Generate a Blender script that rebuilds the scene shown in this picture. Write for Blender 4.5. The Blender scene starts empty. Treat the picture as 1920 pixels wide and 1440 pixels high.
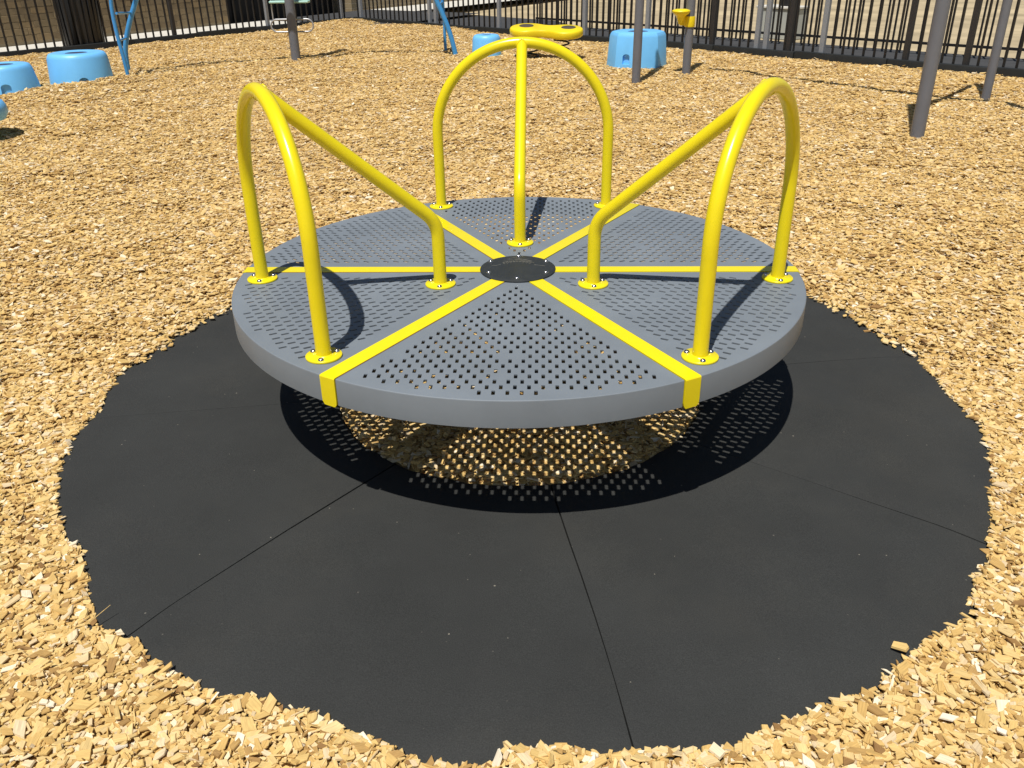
import bpy, bmesh, math, random
import numpy as np
from mathutils import Vector, Matrix
from mathutils.geometry import delaunay_2d_cdt

random.seed(7)
RNG = np.random.default_rng(11)
PI = math.pi
R = math.radians
sc = bpy.context.scene
COL = sc.collection

# ------------------------------------------------------------------ camera
CAM = Vector((-0.00537, -2.72137, 1.40699))
YAW, PITCH, ROLL = -0.007446, 0.475993, -0.016002
FPX = 1609.98                      # focal length in pixels of a 1920 px wide picture
fwd = Vector((math.sin(YAW)*math.cos(PITCH), math.cos(YAW)*math.cos(PITCH), -math.sin(PITCH)))
rgt = Vector((math.cos(YAW), -math.sin(YAW), 0))
upv = rgt.cross(fwd)
crx = math.cos(ROLL)*rgt + math.sin(ROLL)*upv
cup = -math.sin(ROLL)*rgt + math.cos(ROLL)*upv
cam_d = bpy.data.cameras.new('camera')
cam_d.sensor_width = 36.0
cam_d.lens = FPX/1920*36.0
cam_d.clip_start = 0.02
cam_d.clip_end = 600
cam = bpy.data.objects.new('camera', cam_d)
COL.objects.link(cam)
cam.matrix_world = Matrix(((crx.x, cup.x, -fwd.x, CAM.x), (crx.y, cup.y, -fwd.y, CAM.y), (crx.z, cup.z, -fwd.z, CAM.z), (0, 0, 0, 1)))
sc.camera = cam

# ------------------------------------------------------------------ sky, sun, exposure
LX, LY = 0.158, 0.405              # how far a shadow runs per metre of height
light = Vector((LX, LY, -1)).normalized()
world = bpy.data.worlds.new('World')
sc.world = world
world.use_nodes = True
wn = world.node_tree.nodes
bg = wn['Background']
sky = wn.new('ShaderNodeTexSky')
sky.sky_type = 'NISHITA'
sky.sun_disc = False
sky.sun_elevation = math.asin(-light.z)
sky.sun_rotation = math.atan2(-light.x, -light.y)
sky.air_density = 1.0
sky.dust_density = 0.6
world.node_tree.links.new(sky.outputs[0], bg.inputs[0])
bg.inputs[1].default_value = 0.052
sun_d = bpy.data.lights.new('sun', 'SUN')
sun_d.energy = 4.9
sun_d.angle = R(0.53)
sun_d.color = (1.0, 0.96, 0.90)
sun = bpy.data.objects.new('sun', sun_d)
COL.objects.link(sun)
sun.location = (-3, -6, 12)
sun.rotation_euler = light.to_track_quat('-Z', 'Y').to_euler()
sc.view_settings.view_transform = 'Standard'
sc.view_settings.look = 'None'
sc.view_settings.exposure = 0.0
sc.view_settings.gamma = 1.0
sc.view_settings.use_curve_mapping = False


# ------------------------------------------------------------------ helpers
def at(px, py, z=0.0):
    """point of the photograph (1920x1440) on the level z"""
    d = crx*((px-960)/FPX) + cup*(-(py-720)/FPX) + fwd
    return CAM + d*((z-CAM.z)/d.z)


def at_y(px, py, y):
    d = crx*((px-960)/FPX) + cup*(-(py-720)/FPX) + fwd
    return CAM + d*((y-CAM.y)/d.y)


def tag(o, label=None, cat=None, group=None, kind=None):
    if label: o['label'] = label
    if cat: o['category'] = cat
    if group: o['group'] = group
    if kind: o['kind'] = kind
    return o


def empty(name, loc=(0, 0, 0), rz=0.0):
    o = bpy.data.objects.new(name, None)
    o.empty_display_size = 0.1
    COL.objects.link(o)
    o.location = loc
    o.rotation_euler = (0, 0, rz)
    return o


def link(name, me, parent=None, loc=(0, 0, 0), rot=(0, 0, 0)):
    o = bpy.data.objects.new(name, me)
    COL.objects.link(o)
    if parent is not None: o.parent = parent
    o.location = loc
    o.rotation_euler = rot
    return o


def mesh(name, bm, mat, smooth=None):
    bmesh.ops.recalc_face_normals(bm, faces=bm.faces[:])
    if smooth is not None:
        for f in bm.faces: f.smooth = True
        for e in bm.edges:
            if len(e.link_faces) == 2 and e.calc_face_angle(0) > R(smooth): e.smooth = False
    me = bpy.data.meshes.new(name)
    bm.to_mesh(me)
    bm.free()
    me.materials.append(mat)
    return me


def obj(name, bm, mat, parent=None, loc=(0, 0, 0), rot=(0, 0, 0), smooth=None):
    return link(name, mesh(name, bm, mat, smooth), parent, loc, rot)


def bm_box(bm, x0, x1, y0, y1, z0, z1, m=None):
    v = [bm.verts.new((x, y, z)) for z in (z0, z1) for y in (y0, y1) for x in (x0, x1)]
    for f in ((0, 2, 3, 1), (4, 5, 7, 6), (0, 1, 5, 4), (2, 6, 7, 3), (0, 4, 6, 2), (1, 3, 7, 5)):
        bm.faces.new([v[i] for i in f])
    if m is not None: bmesh.ops.transform(bm, matrix=m, verts=v)
    return v


def bm_bevel_box(sx, sy, sz, bev, seg=2):
    bm = bmesh.new()
    bm_box(bm, -sx/2, sx/2, -sy/2, sy/2, 0, sz)
    bmesh.ops.bevel(bm, geom=bm.edges[:], offset=bev, segments=seg, affect='EDGES', profile=0.5)
    return bm


def bm_tube(bm, pts, rad, n=16, cap=True):
    """swept round tube along a list of points (rotation-minimising frame)"""
    pts = [Vector(p) for p in pts]
    tan = []
    for i in range(len(pts)):
        a = pts[max(i-1, 0)]
        b = pts[min(i+1, len(pts)-1)]
        tan.append((b-a).normalized())
    ref = Vector((0, 0, 1)) if abs(tan[0].z) < 0.9 else Vector((1, 0, 0))
    nrm = (ref - tan[0]*ref.dot(tan[0])).normalized()
    rings = []
    for i, p in enumerate(pts):
        nrm = (nrm - tan[i]*nrm.dot(tan[i])).normalized()
        bi = tan[i].cross(nrm)
        r = rad[i] if hasattr(rad, '__len__') else rad
        rings.append([bm.verts.new(p + (nrm*math.cos(2*PI*k/n) + bi*math.sin(2*PI*k/n))*r) for k in range(n)])
    for a, b in zip(rings[:-1], rings[1:]):
        for k in range(n):
            bm.faces.new((a[k], a[(k+1) % n], b[(k+1) % n], b[k]))
    if cap:
        bm.faces.new(rings[0][::-1])
        bm.faces.new(rings[-1])
    return rings


def bm_lathe(bm, prof, n=32, closed=False, a0=0.0, a1=2*PI):
    """profile [(r, z)] turned about z"""
    full = abs(a1-a0-2*PI) < 1e-6
    m = n if full else n+1
    rings = []
    for i in range(m):
        a = a0+(a1-a0)*i/n
        rings.append([bm.verts.new((r*math.cos(a), r*math.sin(a), z)) for r, z in prof])
    k = len(prof)
    for i in range(n):
        A, B = rings[i], rings[(i+1) % m]
        for j in range(k if closed else k-1):
            q = [A[j], B[j], B[(j+1) % k], A[(j+1) % k]]
            if len({tuple(round(c, 7) for c in v.co) for v in q}) >= 3:
                try: bm.faces.new(q)
                except ValueError: pass
    if not full and closed:
        bm.faces.new(rings[0])
        bm.faces.new(rings[-1][::-1])
    bmesh.ops.remove_doubles(bm, verts=bm.verts[:], dist=1e-6)
    return rings


def smooth_path(pts, n=12):
    """Catmull-Rom through points"""
    pts = [Vector(p) for p in pts]
    P = [pts[0]*2-pts[1]] + pts + [pts[-1]*2-pts[-2]]
    out = []
    for i in range(1, len(P)-2):
        p0, p1, p2, p3 = P[i-1:i+3]
        for k in range(n):
            t = k/n
            out.append(0.5*((2*p1)+(p2-p0)*t+(2*p0-5*p1+4*p2-p3)*t*t+(3*p1-p0-3*p2+p3)*t**3))
    out.append(pts[-1])
    return out


# ------------------------------------------------------------------ materials
def mat(name, col, rough=0.5, metal=0.0, spec=0.5, var=0.0, vscale=8.0, bump=0.0, bscale=200.0, rvar=0.0, coat=0.0, coords='Object'):
    m = bpy.data.materials.new(name)
    m.use_nodes = True
    nt = m.node_tree
    b = nt.nodes['Principled BSDF']
    b.inputs['Base Color'].default_value = (*col, 1)
    b.inputs['Roughness'].default_value = rough
    b.inputs['Metallic'].default_value = metal
    b.inputs['Specular IOR Level'].default_value = spec
    b.inputs['Coat Weight'].default_value = coat
    b.inputs['Coat Roughness'].default_value = 0.12
    tc = nt.nodes.new('ShaderNodeTexCoord')
    if var > 0:
        n = nt.nodes.new('ShaderNodeTexNoise')
        n.inputs['Scale'].default_value = vscale
        n.inputs['Detail'].default_value = 6
        n.inputs['Roughness'].default_value = 0.65
        nt.links.new(tc.outputs[coords], n.inputs['Vector'])
        mr = nt.nodes.new('ShaderNodeMapRange')
        mr.inputs['From Min'].default_value = 0.3
        mr.inputs['From Max'].default_value = 0.7
        mr.inputs['To Min'].default_value = 1-var
        mr.inputs['To Max'].default_value = 1+var
        nt.links.new(n.outputs['Fac'], mr.inputs['Value'])
        mx = nt.nodes.new('ShaderNodeVectorMath')
        mx.operation = 'SCALE'
        mx.inputs[0].default_value = col
        nt.links.new(mr.outputs[0], mx.inputs['Scale'])
        nt.links.new(mx.outputs[0], b.inputs['Base Color'])
        if rvar > 0:
            m2 = nt.nodes.new('ShaderNodeMapRange')
            m2.inputs['From Min'].default_value = 0.3
            m2.inputs['From Max'].default_value = 0.7
            m2.inputs['To Min'].default_value = rough-rvar
            m2.inputs['To Max'].default_value = rough+rvar
            nt.links.new(n.outputs['Fac'], m2.inputs['Value'])
            nt.links.new(m2.outputs[0], b.inputs['Roughness'])
    if bump > 0:
        n = nt.nodes.new('ShaderNodeTexNoise')
        n.inputs['Scale'].default_value = bscale
        n.inputs['Detail'].default_value = 4
        nt.links.new(tc.outputs[coords], n.inputs['Vector'])
        bp = nt.nodes.new('ShaderNodeBump')
        bp.inputs['Strength'].default_value = bump
        bp.inputs['Distance'].default_value = 0.002
        nt.links.new(n.outputs['Fac'], bp.inputs['Height'])
        nt.links.new(bp.outputs[0], b.inputs['Normal'])
    return m


M_yellow = mat('yellow_powder_coat', (0.82, 0.68, 0.008), 0.27, spec=0.5, var=0.03, vscale=20, bump=0.05, bscale=350)
M_grey = mat('grey_powder_coat', (0.180, 0.206, 0.234), 0.5, spec=0.25, var=0.10, vscale=3.2, bump=0.12, bscale=600, rvar=0.06)
M_frame = mat('dark_frame_steel', (0.05, 0.05, 0.052), 0.6, var=0.1)
M_hub = mat('black_hub_plate', (0.028, 0.032, 0.034), 0.55, spec=0.3, var=0.15, vscale=30, bump=0.1, bscale=400, rvar=0.08)
M_engrave = mat('worn_engraving', (0.13, 0.125, 0.105), 0.55, var=0.35, vscale=60)
M_bolt = mat('stainless_bolt', (0.62, 0.60, 0.60), 0.22, metal=1.0)
M_edge = mat('brown_gap_strip', (0.16, 0.075, 0.02), 0.8, var=0.3, vscale=40)
M_post = mat('grey_post_paint', (0.150, 0.158, 0.182), 0.4, var=0.06, vscale=6, bump=0.04, bscale=300)
M_blue_pod = mat('blue_plastic', (0.18, 0.54, 0.96), 0.42, var=0.05, vscale=5, bump=0.08, bscale=150)
M_plug = mat('dark_blue_plug', (0.035, 0.05, 0.11), 0.7, var=0.15, vscale=20)
M_blue_tube = mat('blue_powder_coat', (0.06, 0.30, 0.64), 0.3, var=0.04, vscale=10)
M_yellow_pl = mat('yellow_plastic', (0.86, 0.66, 0.010), 0.4, var=0.05, vscale=8)
M_grip = mat('dark_grip_pad', (0.07, 0.055, 0.04), 0.8, var=0.2, vscale=40)
M_spring = mat('black_spring', (0.022, 0.022, 0.022), 0.45)
M_fence = mat('black_fence_paint', (0.014, 0.013, 0.013), 0.45)
M_fpost = mat('grey_fence_post', (0.24, 0.255, 0.275), 0.45, var=0.08, vscale=5)
M_fpost_d = mat('charcoal_fence_post', (0.028, 0.026, 0.026), 0.5, var=0.1, vscale=5)
M_border = mat('black_plastic_border', (0.014, 0.0155, 0.015), 0.55, var=0.25, vscale=6, bump=0.2, bscale=120)
M_asphalt = mat('dark_asphalt', (0.045, 0.046, 0.048), 0.9, var=0.2, vscale=3, bump=0.4, bscale=150)
M_concrete = mat('pale_concrete', (0.60, 0.58, 0.52), 0.85, var=0.08, vscale=4, bump=0.2, bscale=60)
M_metal = mat('galvanised_steel', (0.45, 0.45, 0.46), 0.4, metal=0.5, var=0.1, vscale=20)
M_pale = mat('pale_green_plastic', (0.42, 0.68, 0.60), 0.5, var=0.05)
M_can = mat('black_bin_plastic', (0.015, 0.016, 0.018), 0.35, var=0.2, vscale=8)
M_dark = mat('dark_door_paint', (0.012, 0.010, 0.010), 0.6, var=0.2, vscale=2)
M_box = mat('grey_utility_cabinet', (0.42, 0.44, 0.41), 0.6, var=0.08, vscale=4)


def rubber():
    m = mat('black_rubber', (0.0285, 0.0298, 0.0285), 0.82, spec=0.35, var=0.16, vscale=1.9, bump=0.55, bscale=260)
    nt = m.node_tree
    b = nt.nodes['Principled BSDF']
    src = b.inputs['Base Color'].links[0].from_socket
    tc = nt.nodes.new('ShaderNodeTexCoord')
    # pale dust specks
    vo = nt.nodes.new('ShaderNodeTexVoronoi')
    vo.inputs['Scale'].default_value = 30
    nt.links.new(tc.outputs['Object'], vo.inputs['Vector'])
    wn_ = nt.nodes.new('ShaderNodeSeparateColor')
    nt.links.new(vo.outputs['Color'], wn_.inputs[0])
    siz = nt.nodes.new('ShaderNodeMapRange')      # only some cells carry a speck
    siz.inputs['From Min'].default_value = 0.55
    siz.inputs['From Max'].default_value = 1.0
    siz.inputs['To Min'].default_value = 0.0
    siz.inputs['To Max'].default_value = 0.085
    nt.links.new(wn_.outputs[0], siz.inputs['Value'])
    lt = nt.nodes.new('ShaderNodeMath')
    lt.operation = 'LESS_THAN'
    nt.links.new(vo.outputs['Distance'], lt.inputs[0])
    nt.links.new(siz.outputs[0], lt.inputs[1])
    amt = nt.nodes.new('ShaderNodeMath')
    amt.operation = 'MULTIPLY'
    nt.links.new(lt.outputs[0], amt.inputs[0])
    nt.links.new(wn_.outputs[1], amt.inputs[1])
    mix = nt.nodes.new('ShaderNodeMix')
    mix.data_type = 'RGBA'
    nt.links.new(amt.outputs[0], mix.inputs['Factor'])
    nt.links.new(src, mix.inputs[6])
    mix.inputs[7].default_value = (0.22, 0.20, 0.16, 1)
    # fine granules
    fn = nt.nodes.new('ShaderNodeTexNoise')
    fn.inputs['Scale'].default_value = 420
    fn.inputs['Detail'].default_value = 2
    nt.links.new(tc.outputs['Object'], fn.inputs['Vector'])
    mr = nt.nodes.new('ShaderNodeMapRange')
    mr.inputs['From Min'].default_value = 0.35
    mr.inputs['From Max'].default_value = 0.7
    mr.inputs['To Min'].default_value = 0.8
    mr.inputs['To Max'].default_value = 1.3
    nt.links.new(fn.outputs['Fac'], mr.inputs['Value'])
    scl = nt.nodes.new('ShaderNodeVectorMath')
    scl.operation = 'SCALE'
    # thin brownish dust lying in drifts
    dn = nt.nodes.new('ShaderNodeTexNoise')
    dn.inputs['Scale'].default_value = 1.1
    dn.inputs['Detail'].default_value = 8
    dn.inputs['Roughness'].default_value = 0.7
    nt.links.new(tc.outputs['Object'], dn.inputs['Vector'])
    dm = nt.nodes.new('ShaderNodeMapRange')
    dm.inputs['From Min'].default_value = 0.48
    dm.inputs['From Max'].default_value = 0.75
    dm.inputs['To Max'].default_value = 0.10
    nt.links.new(dn.outputs['Fac'], dm.inputs['Value'])
    dx = nt.nodes.new('ShaderNodeMix')
    dx.data_type = 'RGBA'
    nt.links.new(dm.outputs[0], dx.inputs['Factor'])
    nt.links.new(mix.outputs[2], dx.inputs[6])
    dx.inputs[7].default_value = (0.12, 0.105, 0.075, 1)
    nt.links.new(dx.outputs[2], scl.inputs[0])
    nt.links.new(mr.outputs[0], scl.inputs['Scale'])
    nt.links.new(scl.outputs[0], b.inputs['Base Color'])
    return m


M_rubber = rubber()


def ramp(nt, stops):
    r = nt.nodes.new('ShaderNodeValToRGB')
    e = r.color_ramp.elements
    while len(e) < len(stops): e.new(0.5)
    for k, (p, c) in enumerate(stops):
        e[k].position = p
        e[k].color = (*c, 1)
    return r


CHIP_STOPS = [(0.0, (0.26, 0.14, 0.05)), (0.05, (0.43, 0.26, 0.09)), (0.18, (0.60, 0.385, 0.13)), (0.45, (0.69, 0.475, 0.175)), (0.65, (0.74, 0.53, 0.225)),
              (0.82, (0.78, 0.585, 0.29)), (0.90, (0.66, 0.51, 0.31)), (0.95, (0.82, 0.67, 0.42)), (1.0, (0.88, 0.78, 0.60))]


def chip_mat():
    m = bpy.data.materials.new('wood_chip')
    m.use_nodes = True
    nt = m.node_tree
    b = nt.nodes['Principled BSDF']
    b.inputs['Roughness'].default_value = 0.75
    b.inputs['Specular IOR Level'].default_value = 0.25
    oi = nt.nodes.new('ShaderNodeObjectInfo')
    rp = ramp(nt, CHIP_STOPS)
    ta = nt.nodes.new('ShaderNodeAttribute')
    ta.attribute_name = 'tint'
    sm = nt.nodes.new('ShaderNodeMath')
    nt.links.new(oi.outputs['Random'], sm.inputs[0])
    nt.links.new(ta.outputs['Fac'], sm.inputs[1])
    fr = nt.nodes.new('ShaderNodeMath')
    fr.operation = 'FRACT'
    nt.links.new(sm.outputs[0], fr.inputs[0])
    nt.links.new(fr.outputs[0], rp.inputs[0])
    tc = nt.nodes.new('ShaderNodeTexCoord')
    mp = nt.nodes.new('ShaderNodeMapping')
    mp.inputs['Scale'].default_value = (40, 420, 420)
    nt.links.new(tc.outputs['Object'], mp.inputs['Vector'])
    no = nt.nodes.new('ShaderNodeTexNoise')
    no.noise_dimensions = '4D'
    no.inputs['Scale'].default_value = 1.0
    no.inputs['Detail'].default_value = 3
    nt.links.new(mp.outputs[0], no.inputs['Vector'])
    mu = nt.nodes.new('ShaderNodeMath')
    mu.operation = 'MULTIPLY'
    mu.inputs[1].default_value = 37.0
    nt.links.new(oi.outputs['Random'], mu.inputs[0])
    nt.links.new(mu.outputs[0], no.inputs['W'])
    mr = nt.nodes.new('ShaderNodeMapRange')
    mr.inputs['From Min'].default_value = 0.3
    mr.inputs['From Max'].default_value = 0.7
    mr.inputs['To Min'].default_value = 0.78
    mr.inputs['To Max'].default_value = 1.12
    nt.links.new(no.outputs['Fac'], mr.inputs['Value'])
    sc_ = nt.nodes.new('ShaderNodeVectorMath')
    sc_.operation = 'SCALE'
    nt.links.new(rp.outputs[0], sc_.inputs[0])
    nt.links.new(mr.outputs[0], sc_.inputs['Scale'])
    nt.links.new(sc_.outputs[0], b.inputs['Base Color'])
    return m


M_chip = chip_mat()


def mulch_mat():
    """the bed of small stuff under the loose chips"""
    m = bpy.data.materials.new('mulch_bed')
    m.use_nodes = True
    nt = m.node_tree
    b = nt.nodes['Principled BSDF']
    b.inputs['Roughness'].default_value = 0.9
    b.inputs['Specular IOR Level'].default_value = 0.15
    tc = nt.nodes.new('ShaderNodeTexCoord')
    wp = nt.nodes.new('ShaderNodeTexNoise')
    wp.inputs['Scale'].default_value = 25
    nt.links.new(tc.outputs['Object'], wp.inputs['Vector'])
    ad = nt.nodes.new('ShaderNodeMix')
    ad.data_type = 'RGBA'
    ad.blend_type = 'LINEAR_LIGHT'
    ad.inputs['Factor'].default_value = 0.02
    nt.links.new(tc.outputs['Object'], ad.inputs[6])
    nt.links.new(wp.outputs['Color'], ad.inputs[7])
    vo = nt.nodes.new('ShaderNodeTexVoronoi')
    vo.inputs['Scale'].default_value = 48
    nt.links.new(ad.outputs[2], vo.inputs['Vector'])
    sp = nt.nodes.new('ShaderNodeSeparateColor')
    nt.links.new(vo.outputs['Color'], sp.inputs[0])
    rp = ramp(nt, [(p, tuple(0.8*v for v in c)) for p, c in CHIP_STOPS])
    nt.links.new(sp.outputs[0], rp.inputs[0])
    nt.links.new(rp.outputs[0], b.inputs['Base Color'])
    bp = nt.nodes.new('ShaderNodeBump')
    bp.inputs['Strength'].default_value = 0.9
    bp.inputs['Distance'].default_value = 0.02
    nt.links.new(sp.outputs[1], bp.inputs['Height'])
    nt.links.new(bp.outputs[0], b.inputs['Normal'])
    return m


M_mulch = mulch_mat()


def lawn_mat():
    m = mat('dry_lawn', (0.43, 0.35, 0.22), 0.95, spec=0.1, var=0.34, vscale=0.7, bump=0.6, bscale=40)
    return m


M_lawn = lawn_mat()


def brick_piece_mat():
    m = mat('brick_face', (0.27, 0.205, 0.12), 0.9, spec=0.2, var=0.12, vscale=14, bump=0.4, bscale=120)
    nt = m.node_tree
    b = nt.nodes['Principled BSDF']
    src = b.inputs['Base Color'].links[0].from_socket
    oi = nt.nodes.new('ShaderNodeObjectInfo')
    rp = ramp(nt, [(0, (0.80, 0.78, 0.78)), (0.5, (1.0, 1.0, 1.0)), (1, (1.14, 1.08, 1.0))])
    nt.links.new(oi.outputs['Random'], rp.inputs[0])
    mu = nt.nodes.new('ShaderNodeVectorMath')
    mu.operation = 'MULTIPLY'
    nt.links.new(src, mu.inputs[0])
    nt.links.new(rp.outputs[0], mu.inputs[1])
    nt.links.new(mu.outputs[0], b.inputs['Base Color'])
    return m


M_brickp = brick_piece_mat()
M_mortar = mat('pale_mortar', (0.33, 0.27, 0.18), 0.95, spec=0.1, var=0.1, vscale=10)


def brick_mat():
    m = bpy.data.materials.new('tan_brick')
    m.use_nodes = True
    nt = m.node_tree
    b = nt.nodes['Principled BSDF']
    b.inputs['Roughness'].default_value = 0.9
    tc = nt.nodes.new('ShaderNodeTexCoord')
    mp = nt.nodes.new('ShaderNodeMapping')
    mp.inputs['Rotation'].default_value = (R(-90), 0, 0)
    nt.links.new(tc.outputs['Object'], mp.inputs['Vector'])
    br = nt.nodes.new('ShaderNodeTexBrick')
    br.inputs['Scale'].default_value = 1.0
    br.inputs['Brick Width'].default_value = 0.25
    br.inputs['Row Height'].default_value = 0.10
    br.inputs['Mortar Size'].default_value = 0.006
    br.inputs['Color1'].default_value = (0.30, 0.235, 0.135, 1)
    br.inputs['Color2'].default_value = (0.25, 0.185, 0.11, 1)
    br.inputs['Mortar'].default_value = (0.36, 0.30, 0.21, 1)
    nt.links.new(mp.outputs[0], br.inputs['Vector'])
    nt.links.new(br.outputs['Color'], b.inputs['Base Color'])
    bp = nt.nodes.new('ShaderNodeBump')
    bp.inputs['Strength'].default_value = 0.5
    bp.inputs['Distance'].default_value = 0.006
    bp.invert = True
    nt.links.new(br.outputs['Fac'], bp.inputs['Height'])
    nt.links.new(bp.outputs[0], b.inputs['Normal'])
    return m


M_brick = brick_mat()

# ================================================================== THE SETTING
# lines of the two playground edges: right y = RA*x + RB, left y = LA*x + LB
RA, RB = -1.03, 12.66
LA, LB = 1.40, 20.50
corner = Vector(((LB-RB)/(RA-LA), 0, 0))
corner.y = RA*corner.x+RB
dR = Vector((1, RA, 0)).normalized()            # along the right edge, away from the corner
nR = Vector((-dR.y, dR.x, 0))                   # outward (away from the mulch)
dL = Vector((-1, -LA, 0)).normalized()          # along the left edge, away from the corner
nL = Vector((dL.y, -dL.x, 0))
if nL.x > 0: nL = -nL
if nR.x < 0: nR = -nR


def inside(x, y, m=0.0):
    return (y < RA*x+RB-m*1.44) & (y < LA*x+LB-m*1.72)


# mulch edge on the mat, read along the rim
EDGE = [(97, 905), (108, 960), (112, 992), (148, 1022), (158, 1090), (165, 1135), (178, 1166), (215, 1175), (252, 1197), (300, 1243), (350, 1268),
        (400, 1292), (480, 1298), (570, 1322), (610, 1340), (650, 1362), (720, 1384), (760, 1405), (850, 1422), (925, 1420), (955, 1392), (1050, 1388),
        (1100, 1398), (1170, 1397), (1250, 1388), (1310, 1395), (1380, 1388), (1425, 1360), (1500, 1330), (1560, 1308), (1625, 1288), (1690, 1240),
        (1740, 1192), (1800, 1160), (1825, 1140), (1830, 1062), (1855, 1046), (1860, 985), (1866, 930), (1862, 860), (1838, 780), (1790, 740), (1755, 700),
        (1720, 660), (1650, 610), (1590, 578), (1522, 549)]
EDGE_L = [(430, 570), (330, 620), (265, 662), (215, 700), (185, 760), (150, 792), (112, 860)]
ea, er = [], []
for q in EDGE_L+EDGE:
    w = at(q[0], q[1], 0.012)
    a = math.atan2(w.y, w.x)
    ea.append(a)
    er.append(math.hypot(w.x, w.y)+0.010)
ea = np.unwrap(np.array(ea))
er = np.array(er)
fill = np.linspace(ea[-1], ea[0]+2*PI, 14)[1:-1]
ea = np.concatenate([ea, fill])
er = np.concatenate([er, 1.50+0.025*np.sin(fill*9)])


def r_edge(th):
    t = np.mod(th-ea[0], 2*PI)
    o = np.argsort(np.mod(ea-ea[0], 2*PI))
    return np.interp(t, np.mod(ea-ea[0], 2*PI)[o], er[o], period=2*PI)


def fnoise(x, y, s, seed):
    return (np.sin(x*s*1.0+y*s*0.7+seed)+np.sin(x*s*-0.6+y*s*1.3+seed*2.1)+np.sin(x*s*1.7+y*s*-1.1+seed*0.7)+np.sin(x*s*0.5+y*s*2.1+seed*3.3))/4


R_HOLE = 0.63
# heaps and dips seen in the mulch: (x, y, radius, height)
HEAPS = [(*at(160, 185)[:2], 0.7, 0.05), (*at(60, 192)[:2], 0.6, 0.03), (*at(215, 160)[:2], 0.45, 0.05), (-1.7, 14.0, 0.9, 0.04), (*at(860, 62)[:2], 0.9, 0.03),
         (*at(1193, 150)[:2], 0.4, -0.03), (*at(912, 120)[:2], 0.35, 0.03), (*at(0, 112)[:2], 0.8, 0.03), (*at(640, 46)[:2], 1.0, 0.05)]


def height(x, y):
    x = np.asarray(x, float)
    y = np.asarray(y, float)
    r = np.hypot(x, y)
    th = np.arctan2(y, x)
    h = 0.018*fnoise(x, y, 1.9, 1.0)+0.013*fnoise(x, y, 4.7, 2.0)+0.009*fnoise(x, y, 11, 4.0)
    for hx, hy, hr, hh in HEAPS:
        h = h+hh*np.exp(-((x-hx)**2+(y-hy)**2)/hr**2)
    e = r_edge(th)
    d = r-e
    out = -0.016+h*np.clip(d/0.8, 0.25, 1)+0.016*np.clip(d/0.25, 0, 1)
    hole = -0.012+0.5*h
    mid = np.full_like(r, -0.045)
    w1 = np.clip((d+0.03)/0.03, 0, 1)
    w0 = np.clip((R_HOLE+0.02-r)/0.04, 0, 1)
    return out*w1+hole*w0+mid*(1-np.maximum(w0, w1))*1.0


# ---- mulch ground sheet (fine near the mat, coarse beyond)
def build_mulch_ground():
    xs = np.unique(np.concatenate([np.arange(-16, -2.6, 0.2), np.arange(-2.6, 2.6, 0.04), np.arange(2.6, 12.01, 0.2)]))
    ys = np.unique(np.concatenate([np.arange(-14, -3, 0.4), np.arange(-3, 2.2, 0.04), np.arange(2.2, 17.4, 0.15)]))
    X, Y = np.meshgrid(xs, ys)
    # squeeze what would lie beyond the two edges back to the border
    lim = np.minimum(RA*X+RB, LA*X+LB)+0.06
    keepv = Y <= lim+0.30
    Yc = np.minimum(Y, lim)
    Z = height(X, Yc)
    nx, ny = len(xs), len(ys)
    co = np.stack([X, Yc, Z], -1).reshape(-1, 3)
    kv = keepv.reshape(-1)
    faces = []
    for j in range(ny-1):
        b = j*nx
        for i in range(nx-1):
            q = (b+i, b+i+1, b+nx+i+1, b+nx+i)
            if kv[q[0]] and kv[q[1]] and kv[q[2]] and kv[q[3]]: faces.append(q)
    me = bpy.data.meshes.new('mulch_ground')
    me.from_pydata(co.tolist(), [], faces)
    bm = bmesh.new()
    bm.from_mesh(me)
    bmesh.ops.delete(bm, geom=[v for v in bm.verts if not v.link_faces], context='VERTS')
    bmesh.ops.dissolve_degenerate(bm, dist=1e-5, edges=bm.edges[:])
    for f in bm.faces: f.smooth = True
    bm.to_mesh(me)
    bm.free()
    me.materials.append(M_mulch)
    return link('mulch_ground', me)


mulch = tag(build_mulch_ground(), 'golden wood mulch bed filling the playground', 'ground', kind='structure')


def sheet(name, poly, z, m, label, cat):
    bm = bmesh.new()
    bm.faces.new([bm.verts.new((p[0], p[1], z)) for p in poly])
    return tag(obj(name, bm, m), label, cat, kind='structure')


def pl(o, d, s, n, t):
    return o+d*s+n*t


# dry lawn far and wide, the asphalt strip along the right fence, the pale walk along the building
sheet('dry_lawn', [(-300, -300), (300, -300), (300, 300), (-300, 300)], -0.12, M_lawn, 'pale dry lawn beyond the fences', 'lawn')
a0, a1 = pl(corner, dR, -9.0, nR, 0.03), pl(corner, dR, 40, nR, 0.03)
b1, b0 = pl(corner, dR, 40, nR, 1.75), pl(corner, dR, 4.2, nR, 2.0)
b00 = pl(corner, dR, 3.0, nR, 2.75)
b000 = pl(corner, dR, -9, nR, 3.1)
sheet('asphalt_path', [a0, a1, b1, b0, b00, b000], -0.006, M_asphalt, 'dark asphalt strip behind the right-hand fence', 'path')
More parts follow.
